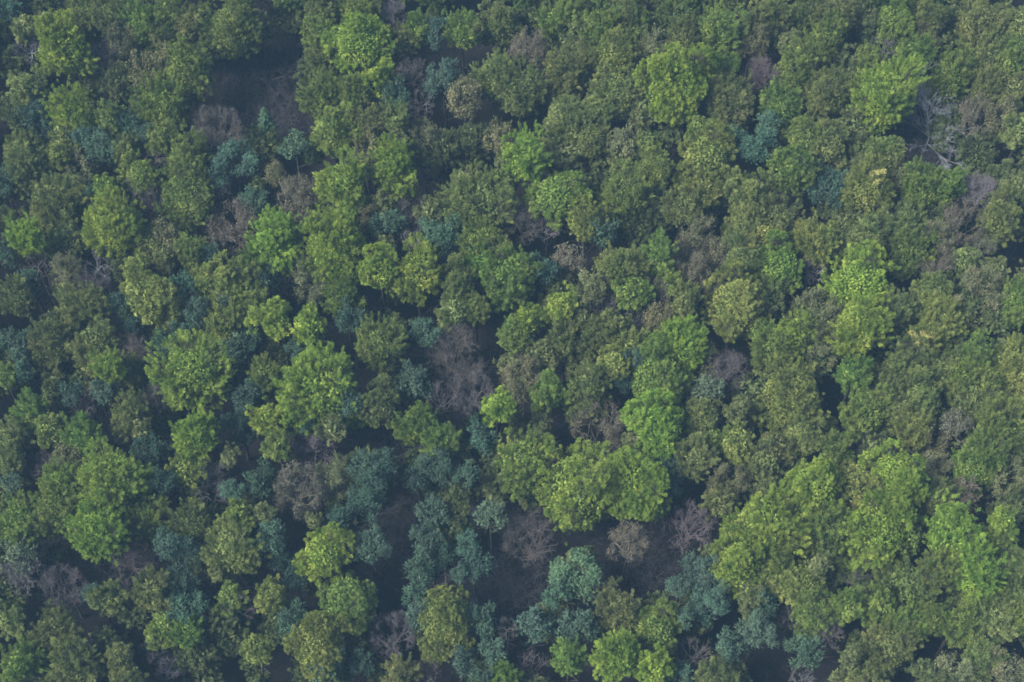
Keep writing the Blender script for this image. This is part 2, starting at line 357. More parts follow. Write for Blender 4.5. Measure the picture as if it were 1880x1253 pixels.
HAZE_D, HAZE_C = 0.00018, (0.36, 0.66, 0.98, 1.0)
SKY_S, SUN_S, SUN_A, EXPO = 0.075, 3.3, 22.0, 1.66
CATALOG = """
86 35 42 38 Y
121 91 88 118 L
49 46 45 52 O
14 70 42 60 D
20 20 50 50 Q
53 84 55 58 W
25 120 52 62 D
160 20 55 52 O
168 50 45 50 D
207 15 60 42 O
232 38 32 38 P
225 77 60 72 T
190 115 60 72 B
264 45 62 78 G
312 28 74 68 G
351 42 50 58 O
298 75 58 62 T
262 125 55 72 T
347 130 76 108 G
300 205 78 128 G
422 62 92 118 G
218 142 58 62 D
135 200 72 92 L
49 155 56 62 O
15 200 42 72 D
75 222 56 84 Q
40 215 42 55 D
118 246 46 48 O
165 226 42 44 G
204 212 50 52 O
236 232 46 62 P
266 246 36 42 P
184 272 66 72 P
150 253 36 40 P
297 250 46 52 G
398 225 86 68 B
345 280 84 76 G
428 296 76 76 P
488 222 42 62 S
42 268 52 48 O
52 318 74 100 O
110 292 42 60 G
150 302 52 60 T
232 270 42 44 O
260 310 62 58 G
8 342 38 62 P
106 356 90 72 O
193 340 52 48 E
165 360 34 38 P
242 352 46 48 W
281 372 46 76 B
344 365 96 118 G
405 342 44 48 W
466 365 44 44 P
430 410 86 86 A
210 415 96 116 L
52 428 54 66 L
120 425 74 70 O
285 292 46 52 B
10 400 38 64 D
660 78 100 118 L
593 62 58 80 G
660 8 60 52 G
600 8 52 38 O
600 108 56 72 O
595 170 72 88 G
695 152 52 74 L
655 168 60 64 G
730 180 46 74 P
715 25 60 62 W
730 78 52 62 O
766 58 46 86 G
800 60 46 86 P
758 135 66 58 B
772 188 52 54 B
813 155 62 112 P
848 58 56 106 G
878 55 28 58 G
920 45 62 66 O
910 148 74 132 O
853 178 56 108 T
613 252 80 98 G
681 226 60 62 O
723 218 56 52 O
678 255 54 52 T
730 250 38 38 O
543 272 48 82 M
576 281 38 62 D
776 246 60 62 T
810 272 62 72 D
783 304 50 58 D
723 315 80 106 L
632 335 84 90 L
625 388 50 46 O
670 286 44 40 B
553 360 78 88 A
505 312 36 42 T
670 388 66 62 T
702 372 42 42 O
706 420 58 64 P
755 388 68 66 B
810 430 68 76 P
875 380 122 132 O
911 325 44 44 G
853 325 38 36 O
790 382 40 42 O
780 330 40 60 B
865 255 70 72 D
920 250 54 74 T
965 290 76 124 L
972 92 62 92 A
1013 46 42 68 G
983 20 52 42 D
1040 15 62 42 G
1040 135 86 100 O
957 172 80 108 O
1098 45 78 72 G
1152 20 70 52 O
1172 42 46 44 G
1122 100 82 82 Y
1130 172 94 104 O
1194 80 50 66 T
1180 114 42 44 D
1246 12 72 46 O
1253 60 56 48 O
1322 46 74 84 G
1380 65 60 76 T
1408 18 52 46 O
1240 165 112 166 L
1320 125 60 66 G
1398 130 66 62 B
1345 192 86 92 O
1038 232 84 104 O
1084 256 62 82 O
1090 206 52 54 O
1145 262 56 76 T
1187 260 46 52 O
1203 302 60 62 Y
1145 352 92 92 G
1295 295 90 112 Y
1285 232 46 42 G
1292 342 52 48 Y
1375 270 72 82 P
1022 362 86 98 G
1078 338 50 56 D
1077 402 62 76 Y
1108 430 52 76 P
958 412 66 76 B
1004 418 46 56 W
1190 372 70 66 D
1165 406 60 52 D
1253 370 60 58 O
1282 415 90 58 T
1375 346 86 68 O
1378 405 80 78 O
1327 248 46 44 D
1520 66 60 72 G
1465 106 76 66 G
1400 37 60 52 O
1428 62 48 50 D
1435 186 70 70 G
1518 180 76 126 O
1594 102 44 42 G
1580 142 50 56 D
1622 84 50 46 B
1678 102 52 70 G
1620 187 102 142 L
1742 145 78 108 G
1740 236 62 82 D
1640 30 70 64 G
1702 26 64 58 O
1573 18 62 46 D
1590 52 50 46 D
1682 62 60 38 T
1798 34 80 76 O
1752 28 52 56 D
1822 78 76 56 O
1860 102 62 82 G
1812 148 62 62 O
1857 162 50 58 O
1791 210 72 82 A
1840 208 56 76 T
1868 242 52 70 O
1798 268 66 58 D
1478 245 56 52 Y
1452 286 82 62 G
1415 236 50 52 P
1520 250 60 52 O
1573 270 56 52 D
1512 347 82 98 Q
1425 396 76 72 O
1592 346 80 96 Y
1647 332 52 72 T
1690 352 76 108 G
1735 326 56 42 E
1622 263 60 48 G
1632 288 50 40 O
1590 416 82 62 O
1652 408 76 72 O
1798 350 72 72 W
1760 345 48 56 W
1763 402 72 76 A
1724 406 52 62 D
1836 387 76 82 O
1870 336 42 44 G
1836 316 60 52 D
1500 426 70 58 Y
302 425 58 52 T
280 446 46 42 O
305 470 38 42 E
356 462 62 76 G
385 466 38 40 P
10 466 42 62 P
67 484 46 48 B
116 482 60 52 T
176 487 58 58 W
225 486 50 54 D
36 550 62 112 O
52 514 40 46 P
86 535 46 58 B
135 560 52 80 O
172 550 56 62 O
172 515 54 42 B
273 548 94 138 Y
226 560 42 72 P
245 592 46 52 Q
337 526 46 56 P
365 577 46 66 P
337 608 36 46 P
377 522 52 62 G
431 500 86 62 Y
407 538 46 52 P
453 548 60 72 Y
415 592 68 78 Y
490 518 50 66 P
102 632 74 112 O
175 607 70 48 O
165 642 60 62 O
203 664 48 54 L
240 636 66 48 B
265 657 50 58 B
237 676 46 46 O
300 632 46 52 Q
355 688 114 132 L
380 622 46 44 D
430 652 58 72 M
460 630 40 56 P
442 684 46 50 D
35 636 56 62 P
39 682 42 42 P
7 690 38 54 G
98 702 46 42 D
133 726 42 72 P
154 737 46 56 B
193 723 42 62 P
173 705 26 30 T
242 748 66 62 O
275 706 50 52 D
284 727 50 46 B
262 780 36 36 O
60 746 52 48 E
95 790 52 70 G
155 795 58 56 E
23 806 60 86 O
362 786 70 68 L
488 682 46 50 G
478 708 46 50 P
453 732 46 56 P
489 765 48 62 L
440 792 62 76 Q
421 835 34 36 E
130 836 56 54 T
86 852 58 52 B
275 828 56 48 Q
612 462 108 164 L
507 440 84 92 L
474 474 46 46 E
564 506 70 90 T
527 500 40 54 B
632 535 66 58 E
697 498 66 102 L
766 503 80 110 L
820 482 46 52 Q
709 450 42 42 O
758 445 54 50 W
882 434 70 60 G
881 482 50 56 E
843 516 66 72 O
832 566 52 52 O
935 518 90 116 G
917 456 46 46 O
874 562 44 50 G
507 582 60 64 L
566 594 56 68 L
643 590 50 74 P
607 608 44 62 B
697 638 74 106 G
787 603 52 42 P
838 645 98 92 B
865 720 72 82 B
812 728 60 60 B
548 640 42 46 P
515 656 42 46 D
592 712 134 128 L
638 743 50 52 P
698 729 64 62 O
763 706 60 76 P
768 760 70 56 E
511 716 36 48 D
507 824 50 76 G
572 810 76 66 W
565 772 42 36 P
530 772 38 36 Q
611 774 44 38 G
915 744 52 64 L
812 803 54 50 G
886 809 54 62 P
1000 493 44 66 P
1043 477 56 66 A
1087 524 56 76 T
1030 552 50 52 L
948 614 70 106 G
970 590 44 62 L
1015 586 42 52 T
1038 624 56 76 O
1067 587 28 46 G
1000 643 40 42 O
1147 470 78 60 O
1125 488 50 46 Y
1208 467 54 66 G
1165 528 60 68 G
1280 482 100 102 A
1232 513 46 46 G
1213 530 44 42 B
1113 552 56 56 W
1211 573 52 50 T
1166 584 48 40 W
1130 597 56 60 O
1093 612 66 66 O
1250 616 76 80 L
1257 551 46 56 O
1350 560 110 114 Y
1366 468 76 84 O
1160 633 60 46 Y
1127 660 46 50 Y
1163 667 46 56 P
1145 692 42 40 Q
1207 684 108 98 G
1295 635 70 50 T
1335 674 76 72 B
1296 712 60 52 M
1290 752 66 64 O
1352 746 42 40 O
963 702 76 96 T
1013 722 56 106 E
1078 709 76 80 O
1100 780 112 82 A
1207 778 98 94 L
1166 806 44 42 G
1352 796 60 46 Y
1306 804 42 46 G
1276 830 54 66 O
990 786 60 50 D
955 772 40 44 D
1428 490 84 98 E
1402 432 56 58 Y
1490 493 54 64 W
1512 441 62 74 Y
1577 440 76 74 O
1619 466 46 56 D
1663 448 86 82 G
1577 509 118 92 L
1490 561 92 72 T
1577 606 94 116 L
1456 600 68 62 L
1420 634 66 70 G
1400 606 46 50 G
1508 642 64 96 T
1647 563 72 76 O
1715 590 96 82 Y
1688 628 72 56 Y
1717 531 60 54 O
1715 483 60 70 A
1714 430 60 54 T
1770 472 50 56 O
1805 453 42 46 A
1825 490 42 40 E
1800 537 86 92 T
1862 560 66 102 G
1785 641 68 56 G
1662 672 104 88 O
1568 686 50 62 E
1450 728 118 136 Y
1472 784 70 60 O
1587 758 82 96 G
1760 681 70 66 G
1725 676 44 46 O
1808 686 46 42 Y
1857 648 60 60 Y
1859 694 60 70 Y
1692 719 76 66 O
1783 713 76 50 O
1647 747 50 54 O
1675 780 56 64 Y
1752 781 56 72 A
1705 797 60 60 T
1833 766 92 76 Y
1800 812 70 64 G
1868 802 46 60 O
1535 814 52 46 G
1420 810 62 54 O
14 838 52 54 O
21 884 36 36 P
210 866 112 94 L
115 886 66 82 G
103 932 76 82 G
40 948 82 86 G
181 952 88 74 L
266 943 78 78 G
42 1000 62 34 M
39 1032 82 56 W
342 863 58 66 G
388 882 82 80 B
298 886 46 56 P
432 898 42 44 P
480 886 50 72 P
358 951 70 76 O
440 936 50 44 G
484 932 42 38 O
393 976 42 50 T
430 1012 90 114 Y
318 1004 72 76 P
238 1002 80 52 B
116 1072 76 70 B
170 1090 36 42 P
197 1099 50 74 O
240 1087 46 60 W
280 1086 60 76 O
330 1066 52 46 Q
349 1113 64 56 P
304 1140 52 46 G
348 1156 44 44 E
364 1183 74 64 D
397 1051 26 28 E
423 1082 50 40 G
436 1108 60 58 B
497 1098 58 110 Y
468 1192 48 60 Y
14 1080 50 70 D
18 1132 56 76 O
103 1146 80 62 O
140 1196 80 76 O
45 1200 66 52 G
221 1196 48 42 O
307 1225 44 42 W
282 1192 50 44 B
238 1240 56 40 O
70 1240 62 38 D
547 900 84 98 A
615 873 64 86 T
686 851 68 58 P
672 912 74 72 P
628 952 46 56 P
676 999 68 64 P
578 953 26 26 Y
596 1016 82 92 L
638 1091 94 82 G
586 1169 108 100 Y
502 991 54 66 P
518 1026 44 44 Q
541 1066 46 50 Q
537 1131 60 60 P
607 1216 66 56 P
660 1218 42 42 Q
800 856 66 76 P
763 884 44 60 Q
858 871 44 44 P
792 938 58 54 P
856 951 44 50 H
902 951 50 76 M
781 1000 54 60 P
815 1016 42 42 Q
769 1051 48 52 P
798 1049 38 42 Q
874 1041 54 60 P
843 1053 34 36 P
862 996 46 38 P
762 1090 42 42 P
769 1133 52 62 P
822 1142 110 142 Y
884 1138 54 56 P
718 1156 80 72 B
737 1228 56 52 O
902 1193 44 42 P
850 1218 44 44 P
927 1233 52 48 E
885 1244 40 30 P
783 1230 50 44 B
962 854 94 120 G
1060 906 142 176 L
1166 888 114 142 L
970 986 108 112 B
1152 982 68 66 A
1262 972 94 104 B
1057 1043 92 74 M
1025 1098 56 56 P
980 1148 64 72 P
1060 1154 64 66 P
1043 1194 52 46 E
1138 1106 66 70 O
1108 1084 50 50 W
1203 1146 80 84 G
1133 1206 84 108 L
1202 1218 56 68 L
1292 1046 72 64 P
1247 1076 38 42 P
1303 1106 72 66 P
1257 1132 34 32 P
1395 1100 66 52 P
1388 1162 72 74 P
1336 1186 50 46 P
1272 1196 60 60 W
1250 1239 52 38 P
1317 1231 76 52 O
1380 1082 44 30 Y
1272 852 56 82 O
1335 876 74 62 T
1232 859 46 66 P
1230 892 40 40 Q
1320 914 52 50 O
1402 842 62 56 O
1403 898 38 38 G
976 1226 66 62 B
930 1152 44 46 B
1494 884 92 84 L
1566 890 90 94 Y
1640 872 104 104 L
1604 964 122 116 L
1514 972 88 88 G
1660 985 62 80 G
1404 956 134 110 L
1356 1012 86 74 L
1422 1020 70 60 G
1466 1052 76 66 Y
1503 1031 42 38 L
1490 1107 70 64 G
1402 1042 60 52 O
1573 1041 52 42 B
1662 1064 102 76 O
1557 1101 58 58 G
1611 1102 58 60 G
1662 1121 72 52 G
1708 1127 50 48 G
1630 1167 80 64 O
1576 1180 50 50 D
1560 1200 38 40 E
1524 1161 50 46 B
1475 1193 62 56 P
1450 1136 52 46 B
1746 966 96 80 L
1790 1022 88 78 L
1722 1032 70 70 G
1839 946 52 42 L
1834 976 52 46 G
1856 1036 70 70 O
1783 851 70 76 E
1766 902 56 66 A
1711 862 72 80 T
1724 906 58 50 O
1846 862 72 90 T
1868 908 46 60 D
1796 1090 76 56 G
1760 1131 66 64 G
1867 1136 56 70 G
1821 1126 56 52 O
1868 1092 44 46 O
1757 1216 80 66 T
1800 1182 66 50 O
1860 1226 66 66 T
1828 1200 44 40 T
1586 1238 62 44 O
1475 1246 52 32 W
1472 10 72 48 O
1532 12 62 44 O
1870 40 52 58 O
"""


# ---------------------------------------------------------------- colours of the kinds (what the leaves and twigs themselves have)
COLOUR = {
    'L': (0.210, 0.300, 0.056), 'Y': (0.198, 0.240, 0.070), 'G': (0.166, 0.230, 0.060), 'E': (0.142, 0.222, 0.052),
    'O': (0.168, 0.208, 0.074), 'D': (0.112, 0.152, 0.064), 'T': (0.154, 0.164, 0.086), 'A': (0.140, 0.132, 0.100),
    'P': (0.076, 0.134, 0.093), 'Q': (0.054, 0.100, 0.075), 'M': (0.118, 0.180, 0.106), 'S': (0.054, 0.106, 0.064),
    'B': (0.098, 0.089, 0.092), 'W': (0.126, 0.122, 0.130), 'H': (0.28, 0.27, 0.29),
}
TOP = {'L': 23.6, 'Y': 21, 'G': 20.5, 'E': 20, 'O': 20, 'D': 15, 'T': 19, 'A': 19.5, 'P': 19.5, 'Q': 16.5, 'M': 20, 'S': 15, 'B': 17.5, 'W': 16.5, 'H': 13}
KIND = {'L': 'broadleaf_tree', 'Y': 'broadleaf_tree', 'G': 'broadleaf_tree', 'E': 'broadleaf_tree', 'O': 'broadleaf_tree', 'D': 'broadleaf_tree',
        'T': 'budding_tree', 'A': 'budding_tree', 'P': 'pine_tree', 'Q': 'pine_tree', 'M': 'pine_tree', 'S': 'spruce_tree', 'B': 'bare_tree', 'W': 'bare_tree', 'H': 'bare_tree'}
GROUP = {'broadleaf_tree': 'broadleaf trees of the wood', 'budding_tree': 'trees just coming into bud', 'pine_tree': 'pine trees among the broadleaf trees',
         'bare_tree': 'leafless trees of the wood'}
STYLE = {(592, 712): 'spray', (612, 462): 'spray', (355, 688): 'spray', (507, 440): 'spray', (1166, 888): 'clump', (1207, 778): 'clump', (596, 1016): 'clump',
         (822, 1142): 'clump', (1240, 165): 'clump', (273, 548): 'clump', (1207, 684): 'clump', (638, 1091): 'clump', (586, 1169): 'clump', (1604, 964): 'clump',
         (1640, 872): 'clump', (1494, 884): 'clump', (1566, 890): 'clump', (1203, 1146): 'clump', (1060, 906): 'open', (697, 638): 'spray', (723, 315): 'spray', (632, 335): 'spray',
         (121, 91): 'spray', (875, 380): 'spray', (1450, 728): 'open', (1350, 560): 'clump', (1404, 956): 'spray', (595, 170): 'spray', (1620, 187): 'spray'}


class Tree:
    pass


ASPECT = dict.fromkeys('LYGEODTA', 1.45); ASPECT.update(dict.fromkeys('PQMBWHS', 1.12))
trees = []
for line in CATALOG.strip().splitlines():
    x, y, w, h, c = line.split()
    t = Tree()
    t.x, t.y, t.w, t.h, t.c = float(x), float(y), float(w), float(h), c
    t.r = random.Random(int(t.x) * 7919 + int(t.y))
    size = (t.w * t.h) ** 0.5
    top = TOP[c] + 0.035 * (size - 65) + t.r.uniform(-1.2, 1.2)
    z = top - 5.0
    for _ in range(4):                                   # crown size and height that give the crown its breadth and height in view
        hh = max(t.h, (ASPECT[c] if size < 85 else 1.22) * t.w); yy = t.y - t.h / 2 + hh / 2      # what a neighbour hides of it goes on below
        p, d, th = at(t.x, yy, z)
        W = t.w * d / FPX * 1.05
        v2 = (hh * d / FPX) ** 2 - (W * math.sin(th)) ** 2
        Hc = math.sqrt(max(v2, 0)) / math.cos(th)
        Hc = min(max(Hc, 0.9 * W, 4.0), 1.75 * W, top - 2.0)
        z = top - Hc / 2
    t.p, t.W, t.Hc, t.z, t.top = p, W, Hc, z, top
    t.kind = KIND[c]
    trees.append(t)

leafy = sorted([t for t in trees if t.kind == 'broadleaf_tree'], key=lambda t: (t.c == 'D', -t.w * t.h))
mass = set(id(t) for t in leafy[296:])                   # beyond three hundred of the kind: the least showing ones become one mass


def tinted(c, r, amt=0.13):
    k = 1 + r.uniform(-amt, amt)
    return [min(1, v * k * (1 + r.uniform(-0.06, 0.06))) for v in c] + [1.0]


def choose(t):
    D = min(SIZES, key=lambda s: abs(math.log(s / t.W)))
    if t.c in 'PQM':
        key = 'pine'
    elif t.c in 'BWH':
        key = 'bare'
    elif t.c == 'A':
        key = 'tan'
    elif t.c == 'T':
        key = 'bud'
    else:
        key = STYLE.get((int(t.x), int(t.y))) or (t.r.choice(['spray', 'spray', 'spray', 'clump', 'open']) if t.c in 'LGYE' else t.r.choice(['open', 'spray', 'spray', 'clump']))
    return key, D, t.r.choice(STOCK[(key, D)])


def obj(name, me, parent=None):
    o = bpy.data.objects.new(name, me)
    col.objects.link(o)
    if parent is not None:
        o.parent = parent
    return o


GROW = 1.2                                               # the outermost sprays reach less far than the shell they are built on
NOMH = {'spray': 1.3, 'clump': 1.3, 'open': 1.3, 'pine': 1.15, 'bare': 1.1, 'bud': 1.1, 'tan': 1.1}
heap = []                                                # what goes into the mass
for t in trees:
    if t.c == 'S':
        key, D, me = 'spruce', 4.0, SPRUCE
        sx, sz = t.W / 4.2, t.Hc / 12.0
    else:
        key, D, me = choose(t)
        gw, gh = (GROW, 1.1) if key in ('spray', 'clump', 'open') else (0.98, 0.98) if key == 'pine' else (1.06, 1.0)
        sx, sz = t.W / D * gw, t.Hc / (D * NOMH[key]) * gh
    rz = t.r.uniform(0, 6.2832)
    if id(t) in mass:
        D = min(SIZES[:2], key=lambda s: abs(math.log(s / t.W)))
        me, sx, sz = t.r.choice(MIDDLE[D]), t.W / D * GROW, t.Hc / (D * 1.3) * 1.1
        heap.append((me, t, sx, sz, rz))
        continue
    e = obj(t.kind, None)
    e.empty_display_size = 1
    e.location = (t.p[0], t.p[1], 0)
    e['category'] = {'broadleaf_tree': 'tree', 'budding_tree': 'tree', 'pine_tree': 'pine', 'bare_tree': 'bare tree', 'spruce_tree': 'spruce'}[t.kind]
    if t.kind in GROUP:
        e['group'] = GROUP[t.kind]
    t.obj = e
    cr = obj('crown', me, e)
    cr.location = (0, 0, t.z); cr.scale = (sx, sx, sz); cr.rotation_euler = (0, 0, rz)
    cr.color = tinted(COLOUR[t.c], t.r, 0.06 if t.c in 'LG' else 0.13)
    tr = obj('trunk', t.r.choice(TRUNKS), e)
    k = (t.z + 0.1 * t.Hc) / 17.5 if t.c not in 'BWHTA' else (t.z - 0.30 * t.Hc) / 17.5
    g = 0.7 + 0.05 * t.W
    tr.scale = (g, g, k); tr.rotation_euler = (0, 0, t.r.uniform(0, 6.28))
    if t.c in 'BWHTA':
        tr.scale = (g * 0.8, g * 0.8, k)


# two trees carry a patch of golden blossom
M_GOLD = leaf_material('golden_blossom', 0.2, 0.8, 0.8, 1.2, 0.01)
for tx, ty, px, py, rad in ((1592, 346, 1612, 322, 1.5), (1688, 628, 1684, 622, 2.9)):
    t = next(k for k in trees if (k.x, k.y) == (tx, ty))
    z = t.z + 0.44 * t.Hc
    q = at(px, py, z)[0]
    r = np.random.default_rng(tx)
    n = int(800 * rad)
    g = unit(r.normal(0, 1, (n, 3)) + np.array([0, 0, 0.5]))
    clump = r.normal(0, 0.55, (9, 3)) * np.array([rad, rad, 0.6])
    c = clump[r.integers(0, 9, n)] + g * r.uniform(0.2, 0.62, n)[:, None]
    ln = r.uniform(0.12, 0.28, n)
    b = obj('blossoms', mesh_of('blossom_mesh', [(*cards(c, unit(g + r.normal(0, 0.6, (n, 3))), unit(g + r.normal(0, 0.5, (n, 3))), ln, ln * 0.6, r.uniform(0.8, 1.2, n), r)[:2], 0, np.ones(4 * n))], [M_GOLD]), t.obj)
    b.location = (q[0] - t.p[0], q[1] - t.p[1], z); b.color = (0.38, 0.37, 0.13, 1)
    b['label'] = 'patch of golden blossom'


def read_mesh(me):
    n = len(me.vertices)
    v = np.empty(n * 3, np.float32); me.vertices.foreach_get('co', v)
    f = np.empty(len(me.loops), np.int32); me.loops.foreach_get('vertex_index', f)
    k = np.empty(len(me.polygons), np.int32); me.polygons.foreach_get('material_index', k)
    ti = np.empty(n, np.float32); me.attributes['tint'].data.foreach_get('value', ti)
    return v.reshape(-1, 3), f.reshape(-1, 4), k, ti


def joined(name, items, colour, pick=1.0):
    ch = []
    for me, x, y, z, sx, sz, rz, bright in items:
        v, f, k, ti = read_mesh(me)
        ca, sa = math.cos(rz), math.sin(rz)
        q = np.stack([(v[:, 0] * ca - v[:, 1] * sa) * sx + x, (v[:, 0] * sa + v[:, 1] * ca) * sx + y, v[:, 2] * sz + z], 1)
        m = k == 0
        ch.append((q, f[m], 0, ti * bright))
    # drop nothing: unused points cost little
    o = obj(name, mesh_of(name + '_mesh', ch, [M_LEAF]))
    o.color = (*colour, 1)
    o['kind'] = 'stuff'
    return o


GAPS = [(510, 120, 72), (430, 165, 42), (735, 960, 90), (700, 805, 70), (960, 1070, 70), (1190, 1045, 75), (225, 1020, 80), (215, 800, 45), (165, 500, 40), (1690, 265, 40), (500, 230, 40), (1705, 232, 62), (1690, 290, 50), (845, 700, 70), (405, 1075, 30)]
low, rl = [], random.Random(91)
while len(low) < 540:
    px, py = rl.uniform(-30, W0 + 30), rl.uniform(-30, H0 + 40)
    if any((px - a) ** 2 + (py - b) ** 2 < (0.8 * q) ** 2 for a, b, q in GAPS) or any(k.c in 'BWA' and (px - k.x) ** 2 + (py - k.y) ** 2 < (0.75 * k.w) ** 2 for k in trees):
        continue
    if px < 900 and rl.random() < 0.25:                  # the left of the wood stands more open
        continue
    zc = rl.uniform(5, 12) if px < 900 else rl.uniform(7, 13.5)
    p, d, th = at(px, py, zc)
    s = rl.uniform(0.7, 1.1)
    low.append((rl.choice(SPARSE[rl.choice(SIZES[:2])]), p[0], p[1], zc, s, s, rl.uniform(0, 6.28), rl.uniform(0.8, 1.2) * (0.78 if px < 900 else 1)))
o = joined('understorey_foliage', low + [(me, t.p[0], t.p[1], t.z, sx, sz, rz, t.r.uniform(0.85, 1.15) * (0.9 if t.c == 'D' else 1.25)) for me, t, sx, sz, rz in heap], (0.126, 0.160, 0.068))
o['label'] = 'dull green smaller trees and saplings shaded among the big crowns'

# the wood goes on beyond the frame
rr = random.Random(5)
items, spots = [], []
while len(spots) < 270:
    px, py = rr.uniform(-230, W0 + 230), rr.uniform(-190, H0 + 190)
    if -34 < px < W0 + 34 and -16 < py < H0 + 58:
        continue
    p, d, th = at(px, py, 14)
    if any((p[0] - a) ** 2 + (p[1] - b) ** 2 < 27 for a, b in spots):
        continue
    spots.append((p[0], p[1]))
    D = rr.choice(SIZES[1:])
    s = rr.uniform(0.75, 1.05)
    items.append((rr.choice(BEYOND[D]), p[0], p[1], rr.uniform(11.5, 14), s, s, rr.uniform(0, 6.28), rr.uniform(0.75, 1.4)))
o = joined('surrounding_woodland', items, (0.07, 0.115, 0.036))
o['label'] = 'green woodland carrying on all around the wood'

# ---------------------------------------------------------------- the dead tree with bleached limbs
def dead_tree():
    p, d, th = at(1702, 262, 5.0)
    e = obj('dead_tree', None); e.location = (p[0], p[1], 0); e['category'] = 'dead tree'
    r = np.random.default_rng(77)
    # big limbs that fan out to the sides seen in the picture: upward left, upward right and low to the right
    def tip(px, py, z):
        return at(px, py, z)[0] - np.array([p[0], p[1], 0])
    m_dead = bark_material('bleached_wood', (0.12, 0.13, 0.15), (0.20, 0.21, 0.235), 0.8)
    base = np.array([0, 0, -0.5])
    forks = [(np.array([0.1, 0.1, 6.5]), [(1656, 182, 14), (1668, 160, 15), (1680, 150, 16), (1692, 152, 16), (1716, 182, 15), (1742, 200, 14), (1762, 222, 13), (1660, 215, 12), (1738, 250, 11), (1700, 190, 17)]),
             (np.array([0.2, -0.1, 4.5]), [(1742, 282, 6), (1764, 292, 6), (1722, 268, 7), (1752, 308, 5), (1665, 272, 6)])]
    sticks = [twigs(np.array([base, [0.05, 0, 3.0], [0.1, -0.05, 4.5]]), np.array([[0.05, 0, 3.0], [0.1, -0.05, 4.5], [0.1, 0.1, 6.5]]), np.array([0.34, 0.28, 0.22]), np.array([0.28, 0.22, 0.16]))]
    obj('trunk', mesh_of('dead_trunk_mesh', [(*sticks[0], 0, np.ones(18))], [m_dead]), e)
    for fk, (st, tl) in enumerate(forks):
        for q in tl:
            tp = tip(*q)
            v = tp - st; l = np.linalg.norm(v)
            a = grow(r, st[None], unit(v)[None], np.array([l * 0.62]), np.array([0.05]), 5, 0.30, 0.05, 0.55, (3, 5), 0.62)
            w = twigs(a[0], a[1], np.maximum(a[2], 0.017), np.maximum(a[3], 0.014))
            obj('limb', mesh_of('dead_limb_mesh', [(*w, 0, np.ones(len(w[0])))], [m_dead]), e)
    e['label'] = 'dead tree with bleached grey limbs fanned out beside a bright green tree'
    return e


DEAD = dead_tree()

# ---------------------------------------------------------------- the ground
m, nt, out = new_mat('leaf_litter')
N, L = nt.nodes.new, nt.links.new
tc = N('ShaderNodeTexCoord')
n1 = N('ShaderNodeTexNoise'); n1.inputs['Scale'].default_value = 0.12; n1.inputs['Detail'].default_value = 5
n2 = N('ShaderNodeTexNoise'); n2.inputs['Scale'].default_value = 2.2; n2.inputs['Detail'].default_value = 8; n2.inputs['Roughness'].default_value = 0.7
L(tc.outputs['Object'], n1.inputs['Vector']); L(tc.outputs['Object'], n2.inputs['Vector'])
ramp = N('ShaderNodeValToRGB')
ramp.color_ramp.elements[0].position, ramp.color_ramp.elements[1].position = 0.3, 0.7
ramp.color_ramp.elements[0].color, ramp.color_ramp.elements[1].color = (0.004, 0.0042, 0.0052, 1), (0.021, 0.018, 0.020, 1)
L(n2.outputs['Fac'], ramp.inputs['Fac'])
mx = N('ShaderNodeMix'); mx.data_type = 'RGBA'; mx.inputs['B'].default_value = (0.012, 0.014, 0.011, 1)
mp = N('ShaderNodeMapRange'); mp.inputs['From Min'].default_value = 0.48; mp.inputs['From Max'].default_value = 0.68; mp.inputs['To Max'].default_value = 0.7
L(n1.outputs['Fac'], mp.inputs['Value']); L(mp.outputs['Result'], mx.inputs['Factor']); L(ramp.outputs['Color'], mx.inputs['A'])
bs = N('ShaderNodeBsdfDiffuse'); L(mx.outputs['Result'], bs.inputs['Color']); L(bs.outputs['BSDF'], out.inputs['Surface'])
gx = np.concatenate([[-1500, -600, -300], np.linspace(-180, 180, 121), [300, 600, 1500]]); gy = np.concatenate([[-1500, -600, -300], np.linspace(-160, 180, 115), [300, 600, 1500]])
GX, GY = np.meshgrid(gx, gy)


def relief(x, y):
    return 0.35 * np.sin(x * 0.11 + 1) * np.cos(y * 0.09) + 0.15 * np.sin(x * 0.31 + y * 0.27) - 0.2


GZ = relief(GX, GY)
v = np.stack([GX, GY, GZ], -1).reshape(-1, 3); nx = len(gx)
f = np.array([[j * nx + i, j * nx + i + 1, (j + 1) * nx + i + 1, (j + 1) * nx + i] for j in range(len(gy) - 1) for i in range(nx - 1)])
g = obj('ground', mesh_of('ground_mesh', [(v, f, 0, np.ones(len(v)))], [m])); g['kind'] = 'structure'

# brush and saplings on the woodland floor: nobody could count it
r = np.random.default_rng(31)
P = []
nb = 5000
bx, by = r.uniform(-105, 105, nb), r.uniform(-75, 95, nb)
for i in range(nb // 2):                                 # thickest where light reaches the floor
    gx0, gy0, gr = GAPS[i % len(GAPS)]
    q = at(gx0 + r.normal(0, 0.6) * gr, gy0 + r.normal(0, 0.6) * gr, 1.0)[0]
    bx[i], by[i] = q[0], q[1]
st = np.stack([bx, by, relief(bx, by)], 1)
a = grow(r, st, unit(r.normal(0, 0.45, (nb, 3)) + np.array([0, 0, 1.0])), r.uniform(0.9, 4.2, nb), r.uniform(0.02, 0.035, nb), 3, 0.5, 0.1, 0.6, (3, 4), 0.6)
w = twigs(a[0], a[1], np.maximum(a[2], 0.018), np.maximum(a[3], 0.015))
o = obj('undergrowth', mesh_of('undergrowth_mesh', [(*w, 0, np.ones(len(w[0])))], [M_TWIG])); o['kind'] = 'stuff'; o.color = (0.066, 0.062, 0.068, 1)
o['label'] = 'brown leafless brush covering the woodland floor'


